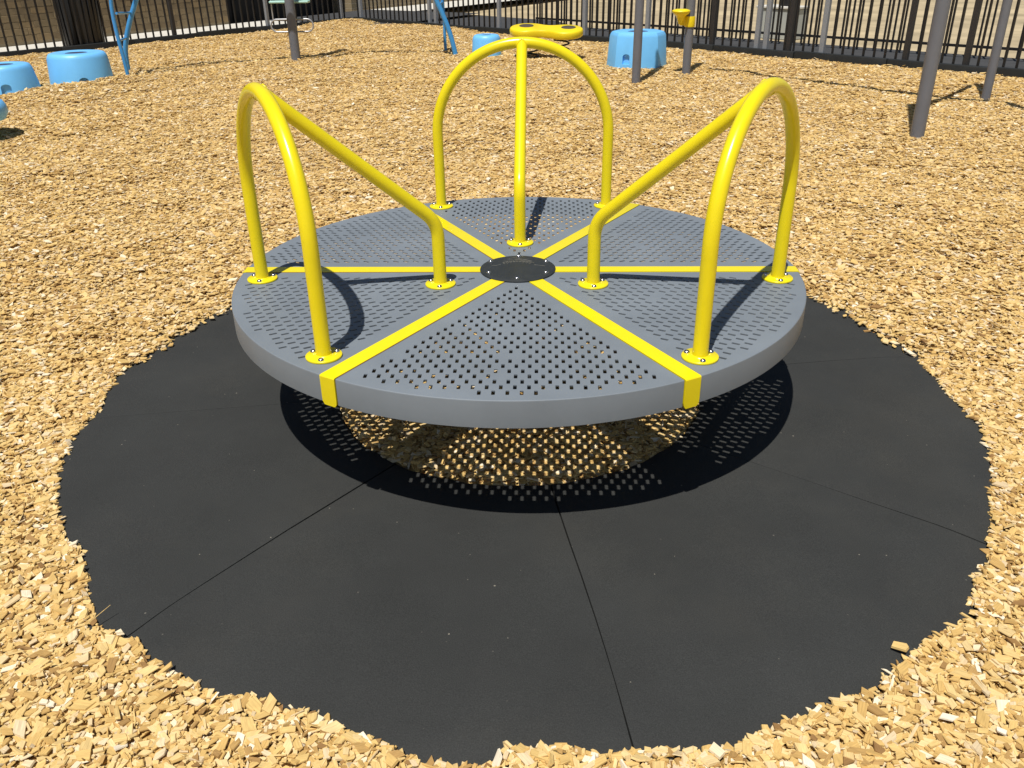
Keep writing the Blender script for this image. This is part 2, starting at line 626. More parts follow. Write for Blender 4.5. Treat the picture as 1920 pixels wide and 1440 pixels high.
# building wall base line y = BA*x + BB
BA, BB = 1.57, 24.40
wd = Vector((1, BA, 0)).normalized()
wo = Vector((-5.6, BA*-5.6+BB, 0))
wnrm = Vector((wd.y, -wd.x, 0))                  # towards the playground
e0 = at(446, 49, 0)
s0 = (Vector((e0.x, e0.y, 0))-wo).dot(wd)
s1 = s0+3.55
sheet('concrete_walk', [wo+wd*-30, wo+wd*-30+wnrm*1.02, wo+wd*(s0+1.0)+wnrm*1.02, wo+wd*(s0+1.0)+wnrm*1.3, wo+wd*40+wnrm*1.9, wo+wd*40], 0.035, M_concrete, 'pale concrete walk along the brick building', 'walkway')
sheet('asphalt_apron', [wo+wd*(s0+0.9)+wnrm*0.02, wo+wd*(s0+0.9)+wnrm*3.2, wo+wd*(s1+0.55)+wnrm*3.2, wo+wd*(s1+0.55)+wnrm*0.02], 0.041, M_asphalt, 'dark asphalt apron before the black doorway', 'path')

# ================================================================== BUILDING
bld = empty('brick_building', wo, math.atan2(wd.y, wd.x))
tag(bld, 'tan brick building with a wide black doorway behind the left fence', 'building')
bm = bmesh.new()
S_B = s0-0.25*26                  # bricks are laid one by one where they can be told apart
bm_box(bm, -30, S_B, 0.0, 6.0, -0.10, 3.4)
obj('wall', bm, M_brick, bld)
bm = bmesh.new()
bm_box(bm, S_B+0.001, s0, 0.006, 6.0, -0.10, 1.199)
obj('mortar_bed', bm, M_mortar, bld)
bm = bmesh.new()
bm_box(bm, S_B+0.001, s0, 0.0, 6.0, 1.201, 3.4)
obj('wall', bm, M_brick, bld)
ME_bricks = []
for L_ in (0.242, 0.117):
    bm = bm_bevel_box(L_, 0.05, 0.093, 0.004, 1)
    ME_bricks.append(mesh('brick', bm, M_brickp))
for row in range(11):
    z_ = 0.085+row*0.10
    x_ = S_B
    if row % 2:
        link('brick', ME_bricks[1], bld, (x_+0.0625, 0.022, z_))
        x_ += 0.125
    while x_+0.25 <= s0+0.001:
        link('brick', ME_bricks[0], bld, (x_+0.125, 0.022+random.uniform(-0.002, 0.002), z_))
        x_ += 0.25
    if row % 2: link('brick', ME_bricks[1], bld, (x_+0.0625, 0.022, z_))
bm = bmesh.new()
bm_box(bm, s1, 40, 0.0, 6.0, -0.10, 3.4)
obj('wall', bm, M_brick, bld)
bm = bmesh.new()
bm_box(bm, s0, s1, 0.0, 6.0, 2.5, 3.398)
obj('lintel', bm, M_brick, bld)
bm = bmesh.new()
bm_box(bm, s0+0.003, s1-0.003, 0.55, 0.62, -0.10, 2.498)
for k in range(1, 6):
    x = s0+(s1-s0)*k/6
    bm_box(bm, x-0.03, x+0.03, 0.53, 0.549, -0.10, 2.49)
obj('door', bm, M_dark, bld)
bm = bmesh.new()
bm_box(bm, -30.02, 40.02, -0.02, 6.2, 3.402, 3.62)
obj('roof', bm, M_dark, bld)

# ================================================================== BORDERS AND FENCES
tim_len = 1.22


def border(name, o, d, n, s_from, s_to, label):
    t = tag(empty(name, o, math.atan2(d.y, d.x)), label, 'border')
    bm = bm_bevel_box(tim_len-0.012, 0.075, 0.30, 0.010)
    me = mesh('border_timber', bm, M_border, 40)
    side = 1 if Vector((-d.y, d.x, 0)).dot(n) > 0 else -1
    k = 0
    s = s_from
    while s < s_to:
        e = link('border_timber', me, t, (s+tim_len/2, side*0.042, -0.20+random.uniform(-0.007, 0.007)), (random.uniform(-0.02, 0.02), random.uniform(-0.006, 0.006), 0))
        s += tim_len
        k += 1
    return t


border('mulch_border', corner, dR, nR, 0.0, 16.5, 'low black plastic border along the right edge of the mulch')
border('mulch_border', corner, dL, nL, 0.0, 11.0, 'low black plastic border along the left edge of the mulch')

bm = bmesh.new()
bm_box(bm, -0.011, 0.011, -0.011, 0.011, 0.0, 1.05)
ME_picket = mesh('picket', bm, M_fence)
bm = bm_bevel_box(0.062, 0.062, 1.30, 0.006, 1)
ME_post = mesh('fence_post', bm, M_fpost)
ME_post_d = ME_post.copy()
ME_post_d.materials[0] = M_fpost_d


def fence(name, o, d, n, off, s_from, s_to, z0, pitch, label, rail_z, posts=(), dark_posts=()):
    t = tag(empty(name, o+n*off, math.atan2(d.y, d.x)), label, 'fence')
    bm = bmesh.new()
    bm_box(bm, s_from-0.03, s_to+0.03, -0.016, 0.016, rail_z, rail_z+0.032)
    obj('rail', bm, M_fence, t)
    bm = bmesh.new()
    bm_box(bm, s_from-0.03, s_to+0.03, -0.016, 0.016, z0+0.96, z0+0.992)
    obj('rail', bm, M_fence, t)
    s = s_from
    while s < s_to:
        if all(abs(s-q) > 0.045 for q in list(posts)+list(dark_posts)):
            link('picket', ME_picket, t, (s, 0, z0), (0, 0, random.uniform(-0.08, 0.08)))
        s += pitch
    for q in posts: link('fence_post', ME_post, t, (q, 0, -0.1), (0, 0, 0))
    for q in dark_posts: link('fence_post', ME_post_d, t, (q, 0, -0.1), (0, 0, 0))
    return t


def s_on(px, py, d, z=0.1):
    w = at(px, py, z)
    return (Vector((w.x, w.y, 0))-corner).dot(d)


gR = [s_on(*q, dR) for q in ((665, 33), (796, 43), (806, 44), (948, 51), (1084, 66), (1196, 76), (1429, 88), (1441, 90), (1547, 98), (1905, 136))]
dRk = [s_on(*q, dR) for q in ((1336, 83), (1486, 93), (1690, 113), (1796, 124))]
gR[2] = max(gR[2], gR[1]+0.12)
gR[7] = max(gR[7], gR[6]+0.10)
fence('picket_fence', corner, dR, nR, 0.105, 0.05, 15.0, 0.085, 0.134, 'black steel picket fence standing on the right-hand border', 0.060, gR, dRk)
fence('picket_fence', corner, dR, nR, 1.62, 3.6, 16.5, 0.02, 0.122, 'second black picket fence beyond the asphalt strip', 0.118)
gL = [s_on(*q, dL) for q in ((502, 47), (640, 33))]
fence('picket_fence', corner, dL, nL, 0.105, 0.12, 10.2, 0.085, 0.140, 'black steel picket fence in front of the brick building', 0.060, gL, [s_on(345, 66, dL)])

# ================================================================== MULCH CHIPS
ME_chips = []
for k in range(22):
    rr = random.Random(100+k)
    L = rr.uniform(0.020, 0.038)
    W = rr.uniform(0.014, 0.028)
    T = rr.uniform(0.002, 0.0045)
    if k % 11 == 3: L, W = rr.uniform(0.045, 0.065), rr.uniform(0.006, 0.011)
    if k % 7 == 5: L, W = rr.uniform(0.010, 0.018), rr.uniform(0.007, 0.013)
    sk = rr.uniform(-0.35, 0.35)*W
    pts = [(-L/2+sk*0.5, -W/2), (L/2+sk, -W/2*rr.uniform(0.6, 1.05)), (L/2-sk, W/2*rr.uniform(0.7, 1.05)), (-L/2-sk*0.5, W/2*rr.uniform(0.5, 1.0))]
    if k % 3 == 0: pts.insert(2, (L/2*rr.uniform(1.05, 1.25), rr.uniform(-0.2, 0.2)*W))
    if k % 4 == 1: pts.append((-L/2*rr.uniform(1.05, 1.3), rr.uniform(-0.25, 0.25)*W))
    bend = rr.uniform(-0.10, 0.10)
    bm = bmesh.new()
    top, bot = [], []
    for x, y in pts:
        z = bend*abs(x)*0.6+rr.uniform(-0.0008, 0.0008)
        ins = rr.uniform(0.86, 1.0)
        top.append(bm.verts.new((x*ins, y*ins, z+T/2)))
        bot.append(bm.verts.new((x, y, z-T/2)))
    bm.faces.new(top)
    bm.faces.new(bot[::-1])
    n = len(pts)
    for i in range(n): bm.faces.new((bot[i], bot[(i+1) % n], top[(i+1) % n], top[i]))
    bmesh.ops.triangulate(bm, faces=[f for f in bm.faces if len(f.verts) > 3])
    ME_chips.append(mesh('wood_chip', bm, M_chip))
chip_col = bpy.data.collections.new('chip_shapes')       # shapes only, never linked to the scene
for k, me in enumerate(ME_chips):
    chip_col.objects.link(bpy.data.objects.new('chip_shape_%02d' % k, me))
N_SINGLE = len(ME_chips)
N_CLUSTER = 14
CL_N = 16
for k in range(N_CLUSTER):
    rr = random.Random(900+k)
    vs, fs, tint = [], [], []
    for c in range(CL_N):
        me = ME_chips[rr.randrange(len(ME_chips))]
        sc_ = 0.59*min(1.6, max(0.55, rr.lognormvariate(0, 0.28)))
        tl_ = R(abs(rr.gauss(0, 12))) if rr.random() > 0.06 else R(rr.uniform(30, 75))
        td = rr.uniform(0, 2*PI)
        rad_ = 0.060*math.sqrt(rr.random())
        aa = rr.uniform(0, 2*PI)
        mx = (Matrix.Translation((rad_*math.cos(aa), rad_*math.sin(aa), rr.uniform(0.0, 0.014))) @ Matrix.Rotation(tl_, 4, Vector((math.cos(td), math.sin(td), 0)))
              @ Matrix.Rotation(rr.uniform(0, 2*PI), 4, 'Z') @ Matrix.Scale(sc_, 4))
        o0_ = len(vs)
        vs += [mx @ v.co for v in me.vertices]
        t_ = rr.random()
        for p in me.polygons:
            fs.append([o0_+i for i in p.vertices])
            tint.append(t_)
    me = bpy.data.meshes.new('chip_cluster')
    me.from_pydata(vs, [], fs)
    at_ = me.attributes.new('tint', 'FLOAT', 'FACE')
    at_.data.foreach_set('value', np.array(tint, np.float32))
    me.materials.append(M_chip)
    chip_col.objects.link(bpy.data.objects.new('chip_shape_%02d' % (N_SINGLE+k), me))


def scatter(n_per, x0, x1, y0, y1, cond):
    n = int((x1-x0)*(y1-y0)*n_per)
    x = RNG.uniform(x0, x1, n)
    y = RNG.uniform(y0, y1, n)
    k = cond(x, y)
    return x[k], y[k]


def in_view(x, y, m):
    """inside the camera's wedge on the ground, with a margin in metres"""
    dx, dy = x-CAM.x, y-CAM.y
    half = np.abs(dx) - (0.62*np.sqrt(dy**2*0.86+0.55)+0.25)
    return half < m


XS, YS = [], []


def dens_zone(dmin, dmax, n_per, m):
    def c(x, y):
        d = np.hypot(x-CAM.x, y-CAM.y)
        r = np.hypot(x, y)
        e = r_edge(np.arctan2(y, x))
        ok = (d >= dmin) & (d < dmax) & in_view(x, y, m) & inside(x, y, 0.0)
        return ok & ((r > e-0.010-np.minimum(RNG.exponential(0.002, len(x)), 0.012)) | (r < R_HOLE-0.005))
    x, y = scatter(n_per, -9.5, 8.5, -2.35, 16.2, c)
    XS.append(x)
    YS.append(y)


dens_zone(0.0, 3.3, 15500, 0.6)
n_near = len(XS[0])
dens_zone(3.3, 6.0, 800, 0.8)
dens_zone(6.0, 9.5, 560, 0.7)
dens_zone(9.5, 14.0, 430, 0.5)
dens_zone(14.0, 20.0, 340, 0.4)
CX = np.concatenate(XS)
CY = np.concatenate(YS)
N = len(CX)
NEAR = np.arange(N) < n_near
dist = np.hypot(CX-CAM.x, CY-CAM.y)
rad = np.hypot(CX, CY)
edge_d = np.abs(rad-r_edge(np.arctan2(CY, CX)))
CZ = height(CX, CY)+np.where(NEAR, RNG.uniform(0.000, 0.016, N)+0.003, RNG.uniform(0.0, 0.006, N)+0.002)
mat_z = np.interp(rad, [0, 1.40, 1.44, 1.50, 1.60, 1.62], [0, -0.001, -0.0032, -0.009, -0.0185, -0.034])
CZ = np.where((edge_d < 0.06) & (rad > 1) & (rad < 1.62), np.maximum(CZ, mat_z+RNG.uniform(0.001, 0.010, N)), CZ)
tilt = np.radians(np.abs(RNG.normal(0, 13, N)))
tilt = np.where(RNG.random(N) < 0.05, np.radians(RNG.uniform(30, 80, N)), tilt)
tdir = RNG.uniform(0, 2*PI, N)
ROT = np.stack([tilt*np.cos(tdir), tilt*np.sin(tdir), RNG.uniform(0, 2*PI, N)], 1)
SC = np.clip(RNG.lognormal(-0.06, 0.27, N), 0.5, 1.75)
SC = np.where(NEAR, SC*0.68, np.clip(SC, 0.85, 1.25)*np.interp(dist, [3.3, 6.0, 10.0], [1.0, 1.12, 1.35]))
tilt = np.where(NEAR, tilt, np.abs(RNG.normal(0, 0.07, N)))
ROT[:, 0] = tilt*np.cos(tdir)
ROT[:, 1] = tilt*np.sin(tdir)
IDX = np.where(NEAR, RNG.integers(0, N_SINGLE, N), RNG.integers(N_SINGLE, N_SINGLE+N_CLUSTER, N))

# the chips that show largest are single pieces of the mulch, the rest one mass
dxv = np.stack([CX, CY, CZ], 1)-np.array(CAM)
depth = dxv@np.array(fwd)
pu = 960+FPX*(dxv@np.array(crx))/depth
pv = 720-FPX*(dxv@np.array(cup))/depth
vis = (pu > 4) & (pu < 1916) & (pv > 4) & (pv < 1436) & (rad > 1) & NEAR
area = np.array([max(v.co.x for v in me.vertices)*max(v.co.y for v in me.vertices) for me in ME_chips])
score = np.where(vis, (SC**2*area[np.minimum(IDX, N_SINGLE-1)])/depth**2*(0.3+np.clip((CZ-height(CX, CY)-0.004)/0.02, 0, 1)), -1)
single = np.argsort(-score)[:300]
CZ[single] = height(CX[single], CY[single])+RNG.uniform(0.015, 0.021, len(single))
ROT[single, :2] *= 0.8
for i in single:
    link('wood_chip', ME_chips[IDX[i]], mulch, (CX[i], CY[i], CZ[i]), tuple(ROT[i])).scale = (SC[i],)*3
mass = np.setdiff1d(np.arange(N), single)
pm = bpy.data.meshes.new('wood_chips')
pm.vertices.add(len(mass))
pm.vertices.foreach_set('co', np.stack([CX, CY, CZ], 1)[mass].astype(np.float32).ravel())
a_ = pm.attributes.new('rot', 'FLOAT_VECTOR', 'POINT')
a_.data.foreach_set('vector', ROT[mass].astype(np.float32).ravel())
a_ = pm.attributes.new('siz', 'FLOAT', 'POINT')
a_.data.foreach_set('value', SC[mass].astype(np.float32))
a_ = pm.attributes.new('idx', 'INT', 'POINT')
a_.data.foreach_set('value', IDX[mass].astype(np.int32))
pm.materials.append(M_chip)
chips = tag(link('wood_chips', pm), 'loose golden wood chips heaped all over the playground floor', 'wood chips', kind='stuff')
ng = bpy.data.node_groups.new('chips_on_points', 'GeometryNodeTree')
ng.interface.new_socket('Geometry', in_out='INPUT', socket_type='NodeSocketGeometry')
ng.interface.new_socket('Geometry', in_out='OUTPUT', socket_type='NodeSocketGeometry')
gi = ng.nodes.new('NodeGroupInput')
go = ng.nodes.new('NodeGroupOutput')
m2p = ng.nodes.new('GeometryNodeMeshToPoints')
iop = ng.nodes.new('GeometryNodeInstanceOnPoints')
ci = ng.nodes.new('GeometryNodeCollectionInfo')
ci.inputs['Collection'].default_value = chip_col
ci.inputs['Separate Children'].default_value = True
ci.inputs['Reset Children'].default_value = True
iop.inputs['Pick Instance'].default_value = True


def named(nm, ty):
    n = ng.nodes.new('GeometryNodeInputNamedAttribute')
    n.data_type = ty
    n.inputs['Name'].default_value = nm
    return n.outputs[0]


e2r = ng.nodes.new('FunctionNodeEulerToRotation')
ng.links.new(gi.outputs[0], m2p.inputs['Mesh'])
ng.links.new(m2p.outputs[0], iop.inputs['Points'])
ng.links.new(ci.outputs[0], iop.inputs['Instance'])
ng.links.new(named('idx', 'INT'), iop.inputs['Instance Index'])
ng.links.new(named('rot', 'FLOAT_VECTOR'), e2r.inputs[0])
ng.links.new(e2r.outputs[0], iop.inputs['Rotation'])
ng.links.new(named('siz', 'FLOAT'), iop.inputs['Scale'])
ng.links.new(iop.outputs[0], go.inputs[0])
chips.modifiers.new('chips', 'NODES').node_group = ng

# ================================================================== RUBBER WEAR MAT
# half width of each seam at radius 0.63, 1.0, 1.4 and 1.6 (seams at 8, 53, ... 323 degrees)
GAPS = [(0.0012, 0.0012, 0.0006, 0.0008), (0.001,)*4, (0.001,)*4, (0.001,)*4, (0.0006, 0.0006, 0.0004, 0.0008), (0.0034, 0.0026, 0.0011, 0.0022),
        (0.0024, 0.0020, 0.0010, 0.0024), (0.0014, 0.0004, 0.0022, 0.0034)]
mat_root = tag(empty('rubber_mat', (0, 0, 0)), 'round black rubber mat of wedge tiles under the merry-go-round', 'mat')
seams = [R(8+45*k) for k in range(8)]
for k in range(8):
    a_s, a_e = seams[k], seams[k]+R(45)
    rr = random.Random(40+k)
    gk0, gk1 = GAPS[k], GAPS[(k+1) % 8]
    lift = rr.uniform(-0.0015, 0.002)
    radii = [R_HOLE, R_HOLE+0.01, 0.75, 0.9, 1.05, 1.2, 1.32, 1.40, 1.44, 1.50, 1.60, 1.62]
    zt = [-0.006, 0.0, 0.0005, 0.0, 0.0008, 0.0, 0.0, -0.001, -0.0032, -0.0090, -0.0185, -0.034]
    na = 22
    bm = bmesh.new()
    top, bot = [], []
    for j, (r, z) in enumerate(zip(radii, zt)):
        rowt, rowb = [], []
        for i in range(na+1):
            f = i/na
            g, ge = (float(np.interp(r, (0.63, 1.0, 1.4, 1.6), q))/r for q in (gk0, gk1))
            wob = 0.0025*math.sin(r*7+k*2.0)/r
            a = a_s+wob+g+(a_e-a_s-g-ge+0.0025*(math.sin(r*7+(k+1) % 8*2.0)-math.sin(r*7+k*2.0))/r)*f
            edge = max(0.0, 1-min(f, 1-f)*40)
            zz = z+lift*(0.5-abs(f-0.5))-0.0015*edge+0.0008*math.sin(a*11+r*5)
            rj = r*(1+0.004*math.sin(a*17)+0.003*math.sin(a*41+1)) if j == 0 or j == 1 else r
            rowt.append(bm.verts.new((rj*math.cos(a), rj*math.sin(a), zz)))
            rowb.append(bm.verts.new((rj*math.cos(a), rj*math.sin(a), -0.040)))
        top.append(rowt)
        bot.append(rowb)
    nr = len(radii)
    for j in range(nr-1):
        for i in range(na):
            bm.faces.new((top[j][i], top[j+1][i], top[j+1][i+1], top[j][i+1]))
    for i in range(na):
        bm.faces.new((top[0][i], top[0][i+1], bot[0][i+1], bot[0][i]))
        bm.faces.new((top[-1][i], bot[-1][i], bot[-1][i+1], top[-1][i+1]))
    for j in range(nr-1):
        bm.faces.new((top[j][0], bot[j][0], bot[j+1][0], top[j+1][0]))
        bm.faces.new((top[j][-1], top[j+1][-1], bot[j+1][-1], bot[j][-1]))
    obj('mat_tile', bm, M_rubber, mat_root, smooth=35)

# stray chips lying on the mat
bm = bmesh.new()
lo = [bm.verts.new((x, y, 0.0)) for x, y in ((-0.017, -0.010), (0.015, -0.012), (0.019, 0.002), (0.013, 0.011), (-0.015, 0.009))]
hi = [bm.verts.new((x, y, z)) for x, y, z in ((-0.016, -0.009, 0.005), (0.014, -0.011, 0.006), (0.0175, 0.001, 0.0065), (0.012, 0.010, 0.005), (-0.0145, 0.0085, 0.0042))]
bm.faces.new(hi)
bm.faces.new(lo[::-1])
for i in range(5): bm.faces.new((lo[i], lo[(i+1) % 5], hi[(i+1) % 5], hi[i]))
w = at(1688, 1210, 0.005)
tag(obj('stray_wood_chip', bm, M_chip, None, (w.x, w.y, 0.001), (0.10, -0.12, -0.55)), 'single pale wood chip lying on the front right of the black mat', 'wood chip')
bm = bmesh.new()
bm_tube(bm, [(-0.03, 0, 0), (0.0, 0.002, 0.006), (0.035, -0.002, 0.018)], [0.0008, 0.001, 0.0006], 5)
w = at(183, 1160, 0.012)
tag(obj('dry_straw', bm, M_chip, None, (w.x, w.y, 0.012), (0, 0, 0.9)), 'thin pale straw sticking out over the front left mat edge', 'straw')

# ================================================================== MERRY-GO-ROUND
ZT = 0.433                        # deck level
RD = 0.92                         # deck radius
SK = 0.076                        # skirt depth
mgr = empty('merry_go_round', (0, 0, 0), R(-2.0))
tag(mgr, 'grey perforated merry-go-round with yellow stripes and three yellow arched handrails', 'merry-go-round')
HALF = 0.0245                     # half a stripe
U0, T0, U1 = 0.768, 0.339, 0.281  # feet of the handrail


def panel_mesh(rail):
    h = HALF+0.0022
    s30, c30 = math.sin(R(30)), math.cos(R(30))

    def on_side(r, sg):
        # point at radius r on the line parallel to the sector side, h away from it
        l = math.sqrt(r*r-h*h)
        return (l*c30+h*s30, sg*(l*s30-h*c30))
    ro, ri = RD-0.0032, 0.10
    a_o = math.atan2(*on_side(ro, 1)[::-1])
    a_i = math.atan2(*on_side(ri, 1)[::-1])
    out = [(ro*math.cos(a), ro*math.sin(a)) for a in np.linspace(-a_o, a_o, 33)]
    out += [(ri*math.cos(a), ri*math.sin(a)) for a in np.linspace(a_i, -a_i, 7)]
    verts = [Vector(p) for p in out]
    n0 = len(out)
    edges = [(i, (i+1) % n0) for i in range(n0)]
    holes = []
    skip = {(11, 1), (11, 5), (11, 6), (11, 10), (17, 0), (17, 8), (17, 9), (17, 17), (5, 2), (21, 10)}
    for k in range(25):
        u = 0.1707+0.0295*k
        for j in range(k+1):
            t = (j-k/2)*0.0347
            if math.hypot(u, t) > 0.884 or (k, j) in skip: continue
            if rail and any(math.hypot(u-fu, t-ft) < 0.058 for fu, ft in ((U0, T0), (U0, -T0), (U1, 0))): continue
            holes.append((u, t))
    hl, hw, ch = 0.0112, 0.0046, 0.0016
    loops = []
    for u, t in holes:
        base = len(verts)
        lp = [(-hl, -hw+ch), (-hl+ch, -hw), (hl-ch, -hw), (hl, -hw+ch), (hl, hw-ch), (hl-ch, hw), (-hl+ch, hw), (-hl, hw-ch)]
        for du, dt in lp: verts.append(Vector((u+du, t+dt)))
        edges += [(base+i, base+(i+1) % 8) for i in range(8)]
        loops.append(list(range(base, base+8)))
    vo, eo, fo, ov, oe, of = delaunay_2d_cdt(verts, edges, [], 1, 1e-6)
    hc = np.array(holes)
    bm = bmesh.new()
    tv = [bm.verts.new((v.x, v.y, 0)) for v in vo]
    bv = [bm.verts.new((v.x, v.y, -0.0032)) for v in vo]
    cnt = {}
    for f in fo:
        c = sum((vo[i] for i in f), Vector((0, 0)))/len(f)
        d = np.abs(hc-np.array([c.x, c.y]))
        if np.any((d[:, 0] < hl) & (d[:, 1] < hw)): continue
        bm.faces.new([tv[i] for i in f])
        bm.faces.new([bv[i] for i in reversed(f)])
        for a, b in zip(f, list(f[1:])+[f[0]]):
            cnt.setdefault((min(a, b), max(a, b)), []).append((a, b))
    for key, l in cnt.items():
        if len(l) == 1:
            a, b = l[0]
            bm.faces.new((tv[b], tv[a], bv[a], bv[b]))
    bmesh.ops.delete(bm, geom=[v for v in bm.verts if not v.link_faces], context='VERTS')
    return mesh('deck_panel', bm, M_grey)


ME_panel = {True: panel_mesh(True), False: panel_mesh(False)}
# skirt of one sector
a_sk = R(30)-math.asin((HALF+0.0022)/RD)
bm = bmesh.new()
prof = [(RD-0.0031, 0.0), (RD-0.0016, -0.0004), (RD-0.0005, -0.0013), (RD, -0.0030), (RD, -SK), (RD-0.0035, -SK), (RD-0.0035, -0.0060), (RD-0.0031, -0.0034)]
bm_lathe(bm, prof, 32, True, -a_sk, a_sk)
ME_skirt = mesh('skirt', bm, M_grey, 40)

# stripe: a flat bar along the radius, bent down over the rim
bm = bmesh.new()
hw = HALF
zt = 0.0020
path = [(0.09, zt), (RD-0.002, zt), (RD+0.0012, zt-0.0008), (RD+0.0030, zt-0.0035), (RD+0.0030, -SK+0.012), (RD+0.0030, -SK+0.003), (RD+0.0030, -SK-0.006)]
wid = [hw, hw, hw, hw, hw, hw*0.97, hw*0.72]
th = 0.0055
tops, bots = [], []
for i, ((u, z), w_) in enumerate(zip(path, wid)):
    if i < 2: nu, nz = 0, 1
    elif i == 2: nu, nz = 0.5, 0.86
    else: nu, nz = 1, 0
    tops.append([bm.verts.new((u, s*w_, z)) for s in (-1, 1)])
    bots.append([bm.verts.new((u-nu*th, s*w_, z-nz*th)) for s in (-1, 1)])
for i in range(len(path)-1):
    bm.faces.new((tops[i][0], tops[i+1][0], tops[i+1][1], tops[i][1]))
    bm.faces.new((bots[i][1], bots[i+1][1], bots[i+1][0], bots[i][0]))
    bm.faces.new((tops[i][0], bots[i][0], bots[i+1][0], tops[i+1][0]))
    bm.faces.new((tops[i][1], tops[i+1][1], bots[i+1][1], bots[i][1]))
bm.faces.new((tops[0][0], tops[0][1], bots[0][1], bots[0][0]))
bm.faces.new((tops[-1][1], tops[-1][0], bots[-1][0], bots[-1][1]))
ME_stripe = mesh('stripe', bm, M_yellow, 30)
# beam under every stripe
bm = bmesh.new()
bm_box(bm, 0.07, RD-0.008, -0.034, 0.034, -0.060, -0.0062)
bm_box(bm, RD-0.012, RD-0.0065, -0.045, 0.045, -SK+0.002, -0.009)
ME_beam = mesh('support_beam', bm, M_frame)
# brown strip along one side of the stripe, filling the gap to the panel
bm = bmesh.new()
bm_box(bm, 0.1, RD-0.010, HALF-0.0001, HALF+0.0024, -0.004, 0.0006)
ME_gap = mesh('gap_strip', bm, M_edge)

for k in range(6):
    ang = R(30+60*k)
    p = link('deck_panel', ME_panel[k % 2 == 1], mgr, (0, 0, ZT), (0, 0, ang))
    link('skirt', ME_skirt, p)
    a = R(60*k)
    s_ = link('stripe', ME_stripe, mgr, (0, 0, ZT), (0, 0, a))
    link('gap_strip', ME_gap, s_)
    link('support_beam', ME_beam, mgr, (0, 0, ZT), (0, 0, a))

# bolt: button head with a socket
bm = bmesh.new()
bm_lathe(bm, [(0.0, 0.0035), (0.0028, 0.0035), (0.0030, 0.0062), (0.0048, 0.0056), (0.0068, 0.0040), (0.0080, 0.0018), (0.0084, 0.0), (0.0084, -0.001)], 16)
ME_bolt = mesh('bolt', bm, M_bolt, 50)
# flange
bm = bmesh.new()
bm_lathe(bm, [(0.0, -0.0005), (0.0478, -0.0005), (0.0485, 0.001), (0.0485, 0.0048), (0.0470, 0.0062), (0.0, 0.0062)], 40)
ME_flange = mesh('flange', bm, M_yellow, 50)
# arch and brace
RT = 0.0205
zl, za = 0.294, 0.6325
arc = [(U0, T0, 0.004), (U0, T0, 0.10), (U0, T0, 0.20), (U0, T0, 0.27)]
arc += [(U0, T0*math.cos(t), zl+(za-zl)*math.sin(t)) for t in np.linspace(0, PI, 49)]
arc += [(U0, -T0, 0.27), (U0, -T0, 0.20), (U0, -T0, 0.10), (U0, -T0, 0.004)]
bm = bmesh.new()
bm_tube(bm, arc, RT, 24)
ME_arch = mesh('handrail', bm, M_yellow, 60)
p0, p1, p2 = Vector((U1, 0, 0.004)), Vector((U1, 0, 0.205)), Vector((U0-0.004, 0, za-0.004))
rb = 0.11
d1 = (p1-p0).normalized()
d2 = (p2-p1).normalized()
ang_b = d1.angle(d2)
tl = rb*math.tan(ang_b/2)
q1, q2 = p1-d1*tl, p1+d2*tl
bend = []
for t in np.linspace(0, 1, 12):
    bend.append((1-t)**2*q1+2*t*(1-t)*p1+t*t*q2)
bm = bmesh.new()
bm_tube(bm, [p0, p0.lerp(q1, 0.5)]+bend+[q2.lerp(p2, f) for f in (0.3, 0.6, 1.0)], RT, 24)
# weld bead round the foot
ME_brace = mesh('brace_bar', bm, M_yellow, 60)
bm = bmesh.new()
bm_lathe(bm, [(RT-0.001, 0.010), (RT+0.0012, 0.0095), (RT+0.0035, 0.0070), (RT+0.0045, 0.0060)], 28)
ME_weld = mesh('weld', bm, M_yellow, 80)

bm = bmesh.new()
tc_ = Vector((U0, 0, za))
ax = (p2-q2).normalized()
e1 = Vector((0, 1, 0))
e2 = ax.cross(e1)
wpts = []
for t in np.linspace(0, 2*PI, 41):
    # where the brace's surface meets the arch's surface
    off = e1*math.cos(t)*RT+e2*math.sin(t)*RT
    dd = tc_+off
    up = math.sqrt(max(RT*RT-0.0, 0))
    # arch runs along y here, so its surface is the cylinder (u-U0)^2+(z-za)^2 = RT^2
    u_, z_ = off.x, off.z
    b_ = u_*ax.x+z_*ax.z
    c_ = u_*u_+z_*z_-RT*RT
    k_ = ax.x**2+ax.z**2
    lam = (-b_-math.sqrt(max(b_*b_-k_*c_, 0)))/k_
    wpts.append(tc_+off+ax*lam)
bm_tube(bm, wpts, 0.0034, 8, False)
ME_weld_top = mesh('weld', bm, M_yellow, 80)

for k in range(3):
    ar = link('handrail', ME_arch, mgr, (0, 0, ZT), (0, 0, R(90+120*k)))
    link('brace_bar', ME_brace, ar)
    link('weld', ME_weld_top, ar)
    for fu, ft in ((U0, T0), (U0, -T0), (U1, 0)):
        link('flange', ME_flange, ar, (fu, ft, 0.0008))
        link('weld', ME_weld, ar, (fu, ft, 0.0004))
        for j in range(3):
            # one bolt of each flange looks to the viewer, as in the photograph
            a = R(-90-(90+120*k)+2+120*j)
            link('bolt', ME_bolt, ar, (fu+0.0365*math.cos(a), ft+0.0365*math.sin(a), 0.0072), (0, 0, random.uniform(0, 6)))

# hub plate
bm = bmesh.new()
bm_lathe(bm, [(0.0, 0.0135), (0.04, 0.0130), (0.08, 0.0112), (0.108, 0.0090), (0.1225, 0.0070), (0.1255, 0.0050), (0.1262, 0.0025), (0.1240, 0.0022)], 72)
hub = obj('hub_cap', bm, M_hub, mgr, (0, 0, ZT), smooth=40)
for k in range(6):
    a = R(30+60*k)
    link('bolt', ME_bolt, hub, (0.108*math.cos(a), 0.108*math.sin(a), 0.0095))


